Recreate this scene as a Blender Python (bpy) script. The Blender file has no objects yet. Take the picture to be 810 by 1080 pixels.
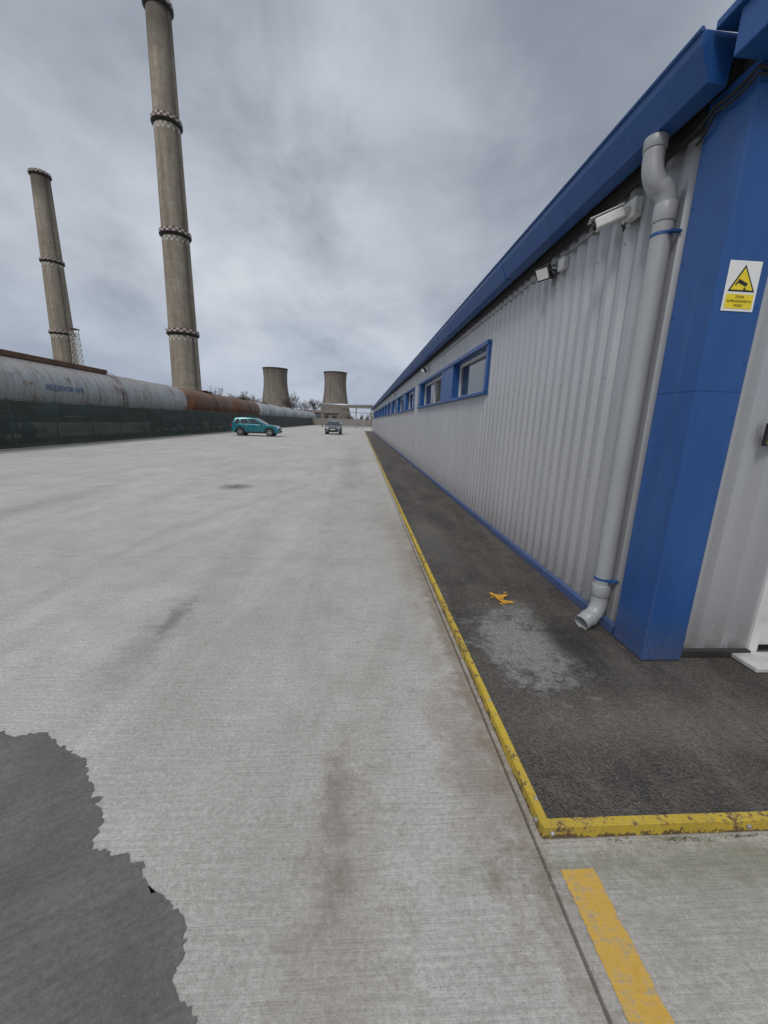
import bpy, bmesh, math, random
from mathutils import Vector, Matrix, noise as mnoise
random.seed(7)
D=bpy.data; SC=bpy.context.scene; COL=SC.collection
SC.view_settings.view_transform='Standard'; SC.view_settings.look='None'; SC.view_settings.exposure=0

# ---------------------------------------------------------------- node helper
class G:
    def __init__(s,nt): s.nt=nt
    def n(s,t,ins=None,**p):
        nd=s.nt.nodes.new(t)
        for k,v in p.items(): setattr(nd,k,v)
        for k,v in (ins or {}).items():
            i=nd.inputs[k]
            if isinstance(v,bpy.types.NodeSocket): s.nt.links.new(v,i)
            else: i.default_value=v
        return nd
    def m(s,op,a,b=0.0,clamp=False): return s.n('ShaderNodeMath',{0:a,1:b},operation=op,use_clamp=clamp).outputs[0]
    def v(s,op,a,b=(0,0,0)):
        nd=s.n('ShaderNodeVectorMath',{0:a,1:b},operation=op)
        return nd.outputs['Value'] if op in('LENGTH','DOT_PRODUCT') else nd.outputs[0]
    def mix(s,f,a,b,blend='MIX'):
        def c(x): return x if isinstance(x,bpy.types.NodeSocket) else (tuple(x)+(1,) if len(x)==3 else x)
        return s.n('ShaderNodeMix',{0:f,6:c(a),7:c(b)},data_type='RGBA',blend_type=blend).outputs[2]
    def noise(s,vec,scale=1,detail=4,rough=.55,dist=0):
        return s.n('ShaderNodeTexNoise',{'Vector':vec,'Scale':scale,'Detail':detail,'Roughness':rough,'Distortion':dist}).outputs['Fac']
    def mr(s,val,a,b,c=0.,d=1.,smooth=False):
        return s.n('ShaderNodeMapRange',{0:val,1:a,2:b,3:c,4:d},interpolation_type='SMOOTHSTEP' if smooth else 'LINEAR').outputs[0]
    def pos(s): return s.n('ShaderNodeNewGeometry').outputs['Position']
    def obj(s): return s.n('ShaderNodeTexCoord').outputs['Object']
    def sep(s,v): return s.n('ShaderNodeSeparateXYZ',{0:v}).outputs
    def rot(s,v,ang): return s.n('ShaderNodeVectorRotate',{'Vector':v,'Angle':ang},rotation_type='Z_AXIS').outputs[0]
    def blob(s,vec,cx,cy,rx,ry,nz=None,amt=.6,ang=0,soft=.5):
        d=s.v('SUBTRACT',vec,(cx,cy,0))
        if ang: d=s.rot(d,ang)
        d=s.v('LENGTH',s.v('MULTIPLY',d,(1/rx,1/ry,0)))
        if nz is not None: d=s.m('ADD',d,s.m('MULTIPLY',s.m('SUBTRACT',nz,.5),amt*2))
        return s.mr(d,1-soft,1+soft,1,0,True)

def newmat(name):
    m=D.materials.new(name); m.use_nodes=True; nt=m.node_tree
    return m,G(nt),nt.nodes['Principled BSDF']
def setin(g,b,k,v):
    i=b.inputs[k]
    if isinstance(v,bpy.types.NodeSocket): g.nt.links.new(v,i)
    else: i.default_value=(tuple(v)+(1,)) if (hasattr(v,'__len__') and len(v)==3 and k!='Normal') else v
def bump(g,b,h,strength=.3,dist=.01):
    nd=g.n('ShaderNodeBump',{'Height':h,'Strength':strength,'Distance':dist}); g.nt.links.new(nd.outputs[0],b.inputs['Normal'])

_pm={}
def pm(name,c,rough=.6,metal=0,var=.15,ns=6,dirt=0,bumpv=0,dirtcol=(.08,.06,.045),stretch=(1,1,1),spec=.5):
    if name in _pm: return _pm[name]
    m,g,b=newmat(name); o=g.v('MULTIPLY',g.obj(),stretch)
    n=g.noise(o,ns,3)
    dark=[x*(1-var) for x in c]; lite=[min(1,x*(1+var)) for x in c]
    col=g.mix(g.mr(n,.3,.7),dark,lite)
    if dirt:
        n2=g.noise(o,ns*.45,5,.65,.3)
        col=g.mix(g.m('MULTIPLY',g.mr(n2,.48,.72),dirt),col,dirtcol)
    setin(g,b,'Base Color',col); setin(g,b,'Metallic',metal)
    setin(g,b,'Roughness',g.mr(n,.2,.8,max(0,rough-.08),min(1,rough+.08)))
    b.inputs['Specular IOR Level'].default_value=spec
    if bumpv: bump(g,b,g.noise(o,ns*5,4),bumpv,.01)
    _pm[name]=m; return m

# ---------------------------------------------------------------- mesh helpers
def empty(name,loc=(0,0,0),rz=0):
    e=D.objects.new(name,None); e.location=loc; e.rotation_euler=(0,0,rz); COL.objects.link(e); return e
def mesh(name,vs,fs,mat=None,par=None,smooth=False,mats=None,mi=None):
    me=D.meshes.new(name); me.from_pydata([tuple(v) for v in vs],[],fs); me.update()
    o=D.objects.new(name,me); COL.objects.link(o)
    for mm in (mats or ([mat] if mat else [])): me.materials.append(mm)
    if mi: me.polygons.foreach_set('material_index',mi)
    if smooth: me.polygons.foreach_set('use_smooth',[True]*len(me.polygons))
    if par: o.parent=par
    return o
def fixn(o):
    bm=bmesh.new(); bm.from_mesh(o.data); bmesh.ops.recalc_face_normals(bm,faces=bm.faces); bm.to_mesh(o.data); bm.free(); return o
def bev(o,w=.01,seg=2,ang=35):
    md=o.modifiers.new('b','BEVEL'); md.width=w; md.segments=seg; md.limit_method='ANGLE'; md.angle_limit=math.radians(ang); return o
BF=[(0,3,2,1),(4,5,6,7),(0,1,5,4),(1,2,6,5),(2,3,7,6),(3,0,4,7)]
def box(name,a,b,mat,par=None,bw=0):
    x0,y0,z0=a;x1,y1,z1=b
    o=mesh(name,[(x0,y0,z0),(x1,y0,z0),(x1,y1,z0),(x0,y1,z0),(x0,y0,z1),(x1,y0,z1),(x1,y1,z1),(x0,y1,z1)],BF,mat,par)
    if bw: bev(o,bw)
    return o
def tubeg(pts,rad,seg=10,cap=True):
    pts=[Vector(p) for p in pts]; vs=[];fs=[]
    rs=rad if hasattr(rad,'__len__') else [rad]*len(pts)
    up=None
    for i,p in enumerate(pts):
        t=(pts[min(i+1,len(pts)-1)]-pts[max(i-1,0)]).normalized()
        if up is None: up=t.orthogonal().normalized()
        up=(up-t*up.dot(t)).normalized(); s=t.cross(up)
        for k in range(seg):
            a=2*math.pi*k/seg; vs.append(p+(up*math.cos(a)+s*math.sin(a))*rs[i])
    for i in range(len(pts)-1):
        for k in range(seg):
            k2=(k+1)%seg; fs.append((i*seg+k,i*seg+k2,(i+1)*seg+k2,(i+1)*seg+k))
    if cap: fs.append(tuple(range(seg))[::-1]); fs.append(tuple(range((len(pts)-1)*seg,len(pts)*seg)))
    return vs,fs
def tube(name,pts,rad,mat,par=None,seg=10,smooth=True,cap=True):
    v,f=tubeg(pts,rad,seg,cap); return fixn(mesh(name,v,f,mat,par,smooth))
class Acc:
    def __init__(s): s.v=[];s.f=[];s.mi=[]
    def add(s,v,f,mi=0):
        o=len(s.v); s.v+=[tuple(x) for x in v]; s.f+=[tuple(i+o for i in q) for q in f]; s.mi+=[mi]*len(f)
    def box(s,a,b,mi=0):
        x0,y0,z0=a;x1,y1,z1=b
        s.add([(x0,y0,z0),(x1,y0,z0),(x1,y1,z0),(x0,y1,z0),(x0,y0,z1),(x1,y0,z1),(x1,y1,z1),(x0,y1,z1)],BF,mi)
    def tube(s,pts,r,seg=6,mi=0): v,f=tubeg(pts,r,seg); s.add(v,f,mi)
    def obj(s,name,mats,par=None,smooth=False):
        return mesh(name,s.v,s.f,par=par,mats=mats,mi=s.mi,smooth=smooth)
def lathe(name,prof,mat,par=None,seg=48,smooth=True,axis='Z',capends=True):
    vs=[];fs=[]
    for r,z in prof:
        for k in range(seg):
            a=2*math.pi*k/seg
            vs.append((r*math.cos(a),r*math.sin(a),z) if axis=='Z' else (r*math.cos(a),z,r*math.sin(a)))
    for i in range(len(prof)-1):
        for k in range(seg):
            k2=(k+1)%seg; fs.append((i*seg+k,i*seg+k2,(i+1)*seg+k2,(i+1)*seg+k))
    if capends:
        fs.append(tuple(range(seg))[::-1]); fs.append(tuple(range((len(prof)-1)*seg,len(prof)*seg)))
    return fixn(mesh(name,vs,fs,mat,par,smooth))
def text(name,body,size,mat,par,loc,rot,ext=.001,align='CENTER'):
    c=D.curves.new(name,'FONT'); c.body=body; c.size=size; c.extrude=ext; c.align_x=align; c.align_y='CENTER'
    o=D.objects.new(name,c); COL.objects.link(o); c.materials.append(mat); o.location=loc; o.rotation_euler=rot; o.parent=par; return o

# ================================================================ WORLD
W=D.worlds.new('World'); SC.world=W; W.use_nodes=True
g=G(W.node_tree); bg=W.node_tree.nodes['Background']
SUN_EL=math.radians(50); SUN_AZ=math.radians(212)
sky=g.n('ShaderNodeTexSky',sky_type='NISHITA',sun_disc=False,sun_elevation=SUN_EL,sun_rotation=SUN_AZ)
dirv=g.n('ShaderNodeTexCoord').outputs['Generated']
x,y,z=g.sep(dirv)
zc=g.m('ADD',g.m('MAXIMUM',z,0.0),.38)
pv=g.n('ShaderNodeCombineXYZ',{0:g.m('DIVIDE',x,zc),1:g.m('DIVIDE',y,zc),2:.3}).outputs[0]
pv=g.v('ADD',pv,(3.7,1.9,0))
n1=g.noise(pv,1.1,5,.5,.3)
n2=g.noise(g.v('ADD',g.v('MULTIPLY',pv,(1,.85,1)),(7,2,0)),2.6,5,.56,.25)
cl=g.m('ADD',g.m('MULTIPLY',n1,.6),g.m('MULTIPLY',n2,.4))
cl=g.m('ADD',g.m('MULTIPLY',g.m('SUBTRACT',cl,.5),1.35),.485)
def cloudmass(dv,c0,c1,amt):
    global cl
    dt=g.v('DOT_PRODUCT',g.v('NORMALIZE',dirv),tuple(Vector(dv).normalized()))
    dt=g.m('ADD',dt,g.m('MULTIPLY',g.m('SUBTRACT',n2,.5),.22))
    cl=g.m('ADD',cl,g.m('MULTIPLY',g.mr(dt,c0,c1,0,1,True),amt))
cloudmass((-.08,.92,.36),.88,1.02,.11)
cloudmass((.02,.80,.62),.90,1.03,.08)
cloudmass((.33,.80,.48),.92,1.02,-.17)
cloudmass((-.60,.70,.40),.88,1.02,-.06)
ramp=g.n('ShaderNodeValToRGB',{0:cl})
cr=ramp.color_ramp; cr.elements[0].position=.30; cr.elements[0].color=(.27,.30,.355,1)
cr.elements[1].position=.74; cr.elements[1].color=(.71,.74,.79,1)
e=cr.elements.new(.50); e.color=(.475,.515,.585,1)
hz=g.mr(z,0.0,.28,1,0,True)
col=g.mix(g.m('MULTIPLY',hz,.6),ramp.outputs[0],(.42,.49,.63))
zen=g.mr(z,.72,.98,1.0,2.5,True)
sv=g.n('ShaderNodeVectorMath',{0:col},operation='SCALE'); W.node_tree.links.new(zen,sv.inputs['Scale'])
nsk=g.n('ShaderNodeVectorMath',{0:sky.outputs[0]},operation='SCALE'); nsk.inputs['Scale'].default_value=.09
fin=g.mix(.92,nsk.outputs[0],sv.outputs[0])
W.node_tree.links.new(fin,bg.inputs[0]); bg.inputs[1].default_value=1.0
sl=D.lights.new('sun','SUN'); sl.energy=1.5; sl.angle=math.radians(18); sl.color=(1,.965,.91)
so=D.objects.new('sun',sl); COL.objects.link(so)
sd=Vector((math.sin(SUN_AZ)*math.cos(SUN_EL),math.cos(SUN_AZ)*math.cos(SUN_EL),math.sin(SUN_EL)))
so.rotation_euler=sd.to_track_quat('Z','Y').to_euler(); so.location=(0,0,60)

# ================================================================ MATERIALS (surfaces)
def mat_concrete():
    m,g,b=newmat('broomed_concrete'); p=g.pos(); px,py,pz=g.sep(p)
    big=g.noise(p,.35,4,.6,.3); mid=g.noise(p,2.2,5,.70); fine=g.noise(p,50,4,.78); sp=g.noise(p,200,2,.6)
    sn=g.noise(p,8,5,.78)
    col=g.mix(g.mr(big,.32,.68),(.46,.435,.395),(.595,.572,.53))
    col=g.mix(g.mr(mid,.40,.70,0,.6),col,(.375,.352,.315))
    m2=g.noise(g.v('MULTIPLY',p,(1,.6,1)),.9,5,.72,.5)
    col=g.mix(g.mr(m2,.48,.68,0,.40),col,(.67,.65,.61))
    col=g.mix(g.mr(m2,.44,.28,0,.40),col,(.33,.31,.275))
    col=g.mix(g.mr(sn,.52,.72,0,.32),col,(.31,.285,.25))
    st1=g.noise(g.v('MULTIPLY',p,(2.2,.12,1)),1,5,.74,.4)
    st2=g.noise(g.v('MULTIPLY',g.rot(p,.28),(1.5,.07,1)),1,5,.74,.4)
    col=g.mix(g.mr(st1,.52,.76,0,.42),col,(.28,.255,.225))
    col=g.mix(g.mr(st2,.53,.76,0,.42),col,(.29,.27,.24))
    br=g.noise(g.v('MULTIPLY',p,(3.5,80,1)),1,3,.65)
    col=g.mix(g.mr(br,.38,.64,0,.38),col,(.28,.265,.24))
    col=g.mix(g.mr(fine,.44,.72,0,.65),col,(.25,.23,.20))
    col=g.mix(g.mr(fine,.46,.25,0,.35),col,(.70,.68,.64))
    col=g.mix(g.mr(sp,.60,.70,0,.65),col,(.14,.13,.115))
    for cx,cy,rx,ry,a,c in [(-1.47,3.0,.055,.22,.60,(.13,.12,.105)),(-1.52,2.5,.13,.55,.32,(.17,.155,.14)),(-1.40,4.4,.20,1.5,.25,(.2,.18,.17)),(-.07,1.32,.06,.26,.50,(.17,.13,.09)),(-.03,.95,.16,.45,.36,(.2,.165,.125)),(.05,2.2,.18,.6,.18,(.22,.19,.15)),
                            (.42,6,.25,5,.22,(.2,.18,.16)),(-.25,14,.3,10,.25,(.2,.18,.16)),(.70,2.6,.05,2.2,.65,(.19,.145,.095)),(.58,1.6,.12,.5,.5,(.2,.15,.11)),(.62,4.6,.12,1.5,.45,(.22,.18,.13)),
                            (-2.9,9.3,.28,.28,.75,(.05,.048,.045)),(-5.5,6.5,.3,2.5,.3,(.18,.17,.15)),(1.5,1.08,.7,.07,.55,(.14,.15,.075)),(1.3,.95,.5,.16,.4,(.21,.19,.145))]:
        col=g.mix(g.m('MULTIPLY',g.blob(p,cx,cy,rx,ry,sn,1.9,soft=.95),a),col,c)
    wob=g.m('MULTIPLY',g.m('SUBTRACT',sn,.5),.008)
    f=g.m('ABSOLUTE',g.m('PINGPONG',g.m('ADD',g.m('ADD',py,wob),1.6),3.0)); j=g.mr(f,.003,.006,1,0)
    jx=g.mr(g.m('ABSOLUTE',g.m('SUBTRACT',g.m('ADD',px,wob),.722)),.003,.008,1,0)
    jj=g.m('MAXIMUM',jx,g.m('MULTIPLY',j,.35))
    col=g.mix(g.m('MULTIPLY',jj,.75),col,(.07,.06,.05))
    setin(g,b,'Base Color',col); setin(g,b,'Roughness',g.mr(mid,.3,.7,.78,.92)); b.inputs['Specular IOR Level'].default_value=.3
    h=g.m('ADD',g.m('MULTIPLY',br,1.3),g.m('ADD',g.m('MULTIPLY',fine,1.2),g.m('MULTIPLY',jj,-2.5)))
    bump(g,b,h,.6,.006); return m
def mat_asphalt():
    m,g,b=newmat('worn_asphalt'); p=g.pos()
    big=g.noise(p,1.6,5,.7,.4); fine=g.noise(p,75,4,.8); sn=g.noise(p,9,5,.8)
    vo=g.n('ShaderNodeTexVoronoi',{'Vector':p,'Scale':85}); agg=g.mr(vo.outputs['Distance'],.15,.6,1,0)
    rnd=g.sep(vo.outputs['Color'])[0]
    col=g.mix(g.mr(big,.34,.64),(.060,.051,.044),(.138,.122,.105))
    col=g.mix(g.m('MULTIPLY',g.m('MULTIPLY',agg,g.mr(rnd,.30,1)),.65),col,(.29,.265,.235))
    col=g.mix(g.mr(fine,.34,.54,.75,0),col,(.017,.015,.014))
    col=g.mix(g.mr(sn,.5,.68,0,.38),col,(.19,.168,.14))
    col=g.mix(g.m('MULTIPLY',g.blob(p,1.20,2.50,.25,.42,sn,2.2,soft=.6),.72),col,(.40,.385,.36))
    col=g.mix(g.m('MULTIPLY',g.blob(p,1.38,2.95,.14,.26,sn,2.0),.45),col,(.34,.33,.30))
    col=g.mix(g.m('MULTIPLY',g.blob(p,1.7,1.72,.8,.18,sn,1.8,soft=.8),.45),col,(.25,.22,.18))
    col=g.mix(g.m('MULTIPLY',g.blob(p,1.0,5.2,.2,1.1,sn,2,soft=.8),.35),col,(.27,.25,.22))
    col=g.mix(g.m('MULTIPLY',g.blob(p,1.62,2.55,.16,.30,sn,1.0),.6),col,(.028,.025,.023))
    st=g.noise(g.v('MULTIPLY',p,(3,.4,1)),1,5,.72)
    col=g.mix(g.mr(st,.48,.72,0,.42),col,(.23,.21,.18))
    setin(g,b,'Base Color',col); setin(g,b,'Roughness',g.mr(big,.3,.7,.7,.9)); b.inputs['Specular IOR Level'].default_value=.35
    bump(g,b,g.m('ADD',agg,fine),1.0,.010); return m
def mat_patch():
    m,g,b=newmat('damp_concrete'); p=g.pos()
    big=g.noise(p,1.8,5,.7,.5); fine=g.noise(p,60,4,.78); br=g.noise(g.v('MULTIPLY',g.rot(p,-.5),(4,55,1)),1,3,.65); sp=g.noise(p,200,2,.6)
    col=g.mix(g.mr(big,.34,.66),(.100,.090,.077),(.20,.182,.158))
    col=g.mix(g.mr(br,.40,.62,0,.4),col,(.085,.078,.07)); col=g.mix(g.mr(fine,.44,.72,0,.65),col,(.055,.05,.045))
    col=g.mix(g.mr(sp,.62,.72,0,.5),col,(.26,.24,.21))
    setin(g,b,'Base Color',col); setin(g,b,'Roughness',g.mr(big,.3,.7,.42,.65)); bump(g,b,g.m('ADD',fine,br),.5,.005); return m
def mat_yellow(name,c,wear):
    m,g,b=newmat(name); p=g.pos(); n=g.noise(p,11,5,.75); n2=g.noise(p,48,4,.75); pz=g.sep(p)[2]
    col=g.mix(g.mr(g.noise(p,3,4),.3,.7),[x*.72 for x in c],c)
    wn=g.m('ADD',g.m('MULTIPLY',n,.6),g.m('MULTIPLY',n2,.4))
    wn=g.m('ADD',wn,g.mr(pz,.0,.030,.13,0))
    col=g.mix(g.mr(n2,.42,.7,0,.55),col,(.34,.23,.07))
    col=g.mix(g.mr(n,.48,.68,0,.5),col,(.31,.25,.14))
    col=g.mix(g.mr(wn,wear,wear+.04,0,.92),col,(.105,.062,.035)); setin(g,b,'Base Color',col); setin(g,b,'Roughness',.65); bump(g,b,wn,.5,.005); return m
def mat_line():
    m,g,b=newmat('worn_line_paint'); p=g.pos(); n=g.noise(p,18,5,.8); n2=g.noise(p,120,3,.75); br=g.noise(g.v('MULTIPLY',p,(6,85,1)),1,3,.65)
    col=g.mix(g.mr(n,.3,.7),(.50,.29,.045),(.64,.40,.075)); wn=g.m('ADD',g.m('MULTIPLY',n,.45),g.m('ADD',g.m('MULTIPLY',n2,.3),g.m('MULTIPLY',br,.25)))
    col=g.mix(g.mr(wn,.51,.58,0,.75),col,(.36,.31,.23)); col=g.mix(g.mr(n,.5,.75,0,.5),col,(.25,.19,.12))
    setin(g,b,'Base Color',col); setin(g,b,'Roughness',.75); bump(g,b,g.m('ADD',n2,br),.5,.004); return m
def mat_wall():
    m,g,b=newmat('grey_trapezoidal_sheet'); p=g.pos()
    st=g.noise(g.v('MULTIPLY',p,(1.2,1.2,.35)),1.2,4,.6); f=g.noise(p,25,4,.6); px,py,pz=g.sep(p)
    col=g.mix(g.mr(st,.3,.7),(.43,.435,.45),(.49,.495,.51))
    low=g.m('MULTIPLY',g.mr(pz,.08,.5,1,0,True),g.mr(f,.3,.7,.2,.9))
    col=g.mix(g.m('MULTIPLY',low,.6),col,(.24,.21,.18))
    dr=g.noise(g.v('MULTIPLY',p,(14,14,.6)),1,4,.6); col=g.mix(g.mr(dr,.58,.8,0,.3),col,(.30,.29,.27))
    setin(g,b,'Base Color',col); setin(g,b,'Metallic',.4); setin(g,b,'Roughness',g.mr(f,.3,.7,.36,.46)); return m
def mat_blue():
    m,g,b=newmat('blue_painted_steel'); p=g.pos()
    st=g.noise(g.v('MULTIPLY',p,(3,3,.5)),2,5,.65); f=g.noise(p,45,4,.7)
    col=g.mix(g.mr(st,.3,.7),(.012,.066,.23),(.020,.092,.29))
    col=g.mix(g.mr(f,.58,.8,0,.3),col,(.13,.17,.25)); px,py,pz=g.sep(p)
    dr=g.noise(g.v('MULTIPLY',p,(22,22,.8)),1,4,.6)
    col=g.mix(g.mr(dr,.55,.75,0,.22),col,(.11,.14,.2))
    col=g.mix(g.m('MULTIPLY',g.mr(pz,.05,.40,1,0),g.mr(f,.35,.65,.1,.8)),col,(.12,.11,.12))
    setin(g,b,'Base Color',col); setin(g,b,'Roughness',g.mr(st,.3,.7,.34,.50)); bump(g,b,g.noise(p,2.2,3),.2,.015); return m
def mat_terrain():
    m,g,b=newmat('waste_ground'); p=g.pos(); n=g.noise(p,.05,5,.6); n2=g.noise(p,1.5,4,.7)
    col=g.mix(g.mr(n,.35,.65),(.16,.13,.09),(.09,.10,.045)); col=g.mix(g.mr(n2,.4,.7,0,.5),col,(.2,.18,.15))
    setin(g,b,'Base Color',col); setin(g,b,'Roughness',.95); return m
def mat_chimney():
    m,g,b=newmat('stack_concrete'); o=g.obj(); x,y,z=g.sep(o)
    n=g.noise(g.v('MULTIPLY',o,(.5,.5,.03)),1,5,.7,.2); n2=g.noise(o,.4,5,.7)
    col=g.mix(g.mr(n,.32,.68),(.215,.18,.138),(.42,.37,.295)); col=g.mix(g.mr(n2,.45,.68,0,.6),col,(.19,.155,.12))
    n3=g.noise(g.v('MULTIPLY',o,(1.6,1.6,.05)),1,4,.65); col=g.mix(g.mr(n3,.52,.70,0,.5),col,(.15,.115,.085))
    lv=g.noise(g.v('MULTIPLY',o,(0,0,.22)),1,2); col=g.mix(g.mr(lv,.5,.65,0,.3),col,(.20,.17,.14))
    ln=g.mr(g.m('PINGPONG',z,1.25),0,.12,1,0); col=g.mix(g.m('MULTIPLY',ln,.4),col,(.14,.12,.10))
    soot=g.m('MULTIPLY',g.mr(z,136,158,0,1,True),g.mr(n,.3,.6,.5,1)); col=g.mix(g.m('MULTIPLY',soot,.85),col,(.045,.035,.03))
    setin(g,b,'Base Color',col); setin(g,b,'Roughness',.9); return m
def mat_cool():
    m,g,b=newmat('cooling_tower_concrete'); o=g.obj(); x,y,z=g.sep(o)
    n=g.noise(g.v('MULTIPLY',o,(.25,.25,.025)),1,5,.65,.2)
    col=g.mix(g.mr(n,.3,.7),(.13,.108,.09),(.27,.235,.20)); col=g.mix(g.mr(z,60,71,0,.55),col,(.09,.07,.065))
    setin(g,b,'Base Color',col); setin(g,b,'Roughness',.92); return m
def mat_tank(name,c1,c2,rust,thr):
    m,g,b=newmat(name); o=g.obj(); x,y,z=g.sep(o)
    n=g.noise(g.v('MULTIPLY',o,(.7,2.6,.35)),1,5,.7,.2); n2=g.noise(o,1.1,5,.72,.3); n3=g.noise(o,12,4,.7)
    col=g.mix(g.mr(n,.3,.7),c1,c2)
    col=g.mix(g.mr(n2,thr,thr+.14,0,.85),col,rust); col=g.mix(g.mr(n3,.5,.8,0,.4),col,[r*.6 for r in rust])
    run=g.noise(g.v('MULTIPLY',o,(.2,5,.15)),1,4,.7); col=g.mix(g.m('MULTIPLY',g.mr(run,.50,.64),.55),col,[r*.9 for r in rust])
    top=g.m('MULTIPLY',g.mr(z,.65,1.40),g.mr(n,.3,.7,.4,1)); col=g.mix(g.m('MULTIPLY',top,.78),col,(.16,.10,.07))
    setin(g,b,'Base Color',col); setin(g,b,'Roughness',.6); return m
def mat_fabric():
    m,g,b=newmat('green_screen_fabric'); p=g.pos(); n=g.noise(g.v('MULTIPLY',p,(1,.5,2)),1.2,4,.6); py=g.sep(p)[1]
    col=g.mix(g.mr(n,.3,.7),(.014,.024,.020),(.036,.055,.047))
    seam=g.mr(g.m('PINGPONG',g.m('ADD',py,8.0),1.25),0,.05,1,0); col=g.mix(g.m('MULTIPLY',seam,.5),col,(.08,.10,.09))
    setin(g,b,'Base Color',col); setin(g,b,'Roughness',.8)
    tr=g.n('ShaderNodeBsdfTransparent'); mx=g.n('ShaderNodeMixShader',{0:g.mr(n,.3,.7,.05,.12)})
    g.nt.links.new(b.outputs[0],mx.inputs[1]); g.nt.links.new(tr.outputs[0],mx.inputs[2])
    g.nt.links.new(mx.outputs[0],g.nt.nodes['Material Output'].inputs[0]); return m
M_CON=mat_concrete(); M_ASP=mat_asphalt(); M_WALL=mat_wall(); M_BLUE=mat_blue()
M_YEL=mat_yellow('yellow_kerb_paint',(.62,.44,.035),.535)
M_WHITE=pm('white_plastic',(.70,.70,.68),.4,0,.05,8,.3)
M_PVC=pm('grey_pvc',(.36,.37,.38),.38,0,.07,4,.35,0,(.20,.175,.15),(1,1,.4))
M_BLACK=pm('black_rubber',(.02,.02,.021),.7,0,.2,20)
M_STEEL=pm('galvanised_steel',(.42,.43,.44),.45,.7,.15,10,.3)
M_RUST=pm('rusty_steel',(.13,.07,.04),.85,.1,.35,3,.5,.2)
M_DARK=pm('dark_metal',(.05,.05,.052),.55,.4,.2,8,.3)
M_GLASS=pm('window_glass',(.035,.045,.055),.06,0,.2,1,0,0,spec=1.0)

# ================================================================ GROUND
mesh('ground',[(-3000,-600,-.03),(3000,-600,-.03),(3000,5000,-.03),(-3000,5000,-.03)],[(0,1,2,3)],mat_terrain())
mesh('concrete_yard',[(-14.6,-8,0),(22,-8,0),(22,125,0),(-14.6,125,0)],[(0,1,2,3)],M_CON)
def asphalt():
    xs=[.785+i*(1.355/12) for i in range(13)]; ys=[1.215]
    while ys[-1]<66: ys.append(ys[-1]+ (.09 if ys[-1]<6 else .6))
    vs=[];fs=[]
    for yy in ys:
        for xx in xs:
            e=min(1,(xx-.785)*8,(yy-1.215)*8)
            vs.append((xx,yy,.048+ .008*e*mnoise.noise((xx*2.5,yy*2.0,0))))
    n=len(xs)
    for j in range(len(ys)-1):
        for i in range(n-1): a=j*n+i; fs.append((a,a+1,a+n+1,a+n))
    mesh('asphalt_walkway',vs,fs,M_ASP,smooth=True)
    mesh('asphalt_apron',[(2.14,1.215,.048),(14,1.215,.048),(14,2.36,.048),(2.14,2.36,.048)],[(0,1,2,3)],M_ASP)
asphalt()
def patch():
    base=[(-5,2.35),(-2.9,2.0),(-2.3,1.83),(-1.784,1.776),(-1.6,1.765),(-1.441,1.679),(-1.24,1.60),(-1.13,1.44),(-1.006,1.30),(-.95,1.2),(-.84,1.17),(-.726,1.075),(-.62,1.03),(-.509,.94),(-.52,.85),(-.43,.743),(-.4,.4),(-.9,-1),(-5,-1)]
    pts=[]
    for i in range(len(base)):
        a=Vector(base[i]);b=Vector(base[(i+1)%len(base)]); L=(b-a).length; k=max(1,int(min(L,2.6)/.007)) if i<16 else 1
        for j in range(k):
            p=a.lerp(b,j/k); q=Vector((p.x,p.y,0)); dx=dy=0
            for f,am in ((3,.035),(8,.026),(19,.020),(43,.014),(95,.009)):
                dx+=am*mnoise.noise(q*f+Vector((9,0,0))); dy+=am*mnoise.noise(q*f+Vector((0,7,3)))
            pts.append((p.x+dx,p.y+dy,.004))
    o=mesh('damp_patch',pts,[tuple(range(len(pts)))],mat_patch()); fixn(o)
    if o.data.polygons[0].normal.z<0: o.data.flip_normals()
patch()
def pline():
    vs=[];n=260
    for i in range(n+1):
        yy=1.07-i*(2.6/n); q=Vector((0,yy,0))
        vs+= [(.772+.005*mnoise.noise(q*14)+.004*mnoise.noise(q*60),yy+.0,.004),(.898+.006*mnoise.noise(q*17+Vector((3,0,0)))+.004*mnoise.noise(q*70+Vector((3,0,0))),yy,.004)]
    mesh('yellow_road_marking',vs,[(2*i,2*i+2,2*i+3,2*i+1) for i in range(n)],mat_line())
pline()
def spray():
    A=Acc(); rnd=random.Random(4)
    def blobf(cx,cy,rx,ry,ang,sd,z):
        n=46; v=[(cx,cy,z)]
        for i in range(n):
            a=2*math.pi*i/n; k=1+.5*mnoise.noise((math.cos(a)*2+sd,math.sin(a)*2,sd))+.25*mnoise.noise((math.cos(a)*6+sd,math.sin(a)*6,sd))
            u,w=rx*k*math.cos(a),ry*k*math.sin(a); v.append((cx+u*math.cos(ang)-w*math.sin(ang),cy+u*math.sin(ang)+w*math.cos(ang),z))
        A.add(v,[(0,i+1,(i+1)%n+1) for i in range(n)])
    for k,b_ in enumerate([(-.035,.055,.055,.024,2.1),(.045,.03,.065,.025,.5),(.0,-.055,.026,.075,.15),(.06,-.10,.045,.022,-.5),(0,0,.04,.045,0),(-.07,-.01,.014,.01,0),(.09,.10,.012,.016,1),(-.03,-.14,.012,.02,.4)]):
        blobf(*b_,k*3.1,.0006*k)
    for k in range(22): blobf(rnd.gauss(0,.08),rnd.gauss(0,.11),rnd.uniform(.002,.005),rnd.uniform(.002,.006),0,k,.006+.0002*k)
    o=A.obj('orange_spray_mark',[pm('orange_spray_paint',(.62,.32,.03),.7,0,.3,30,.7)]); o.location=(1.31,3.27,.0575)
spray()
K=empty('yellow_steel_kerb')
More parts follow.
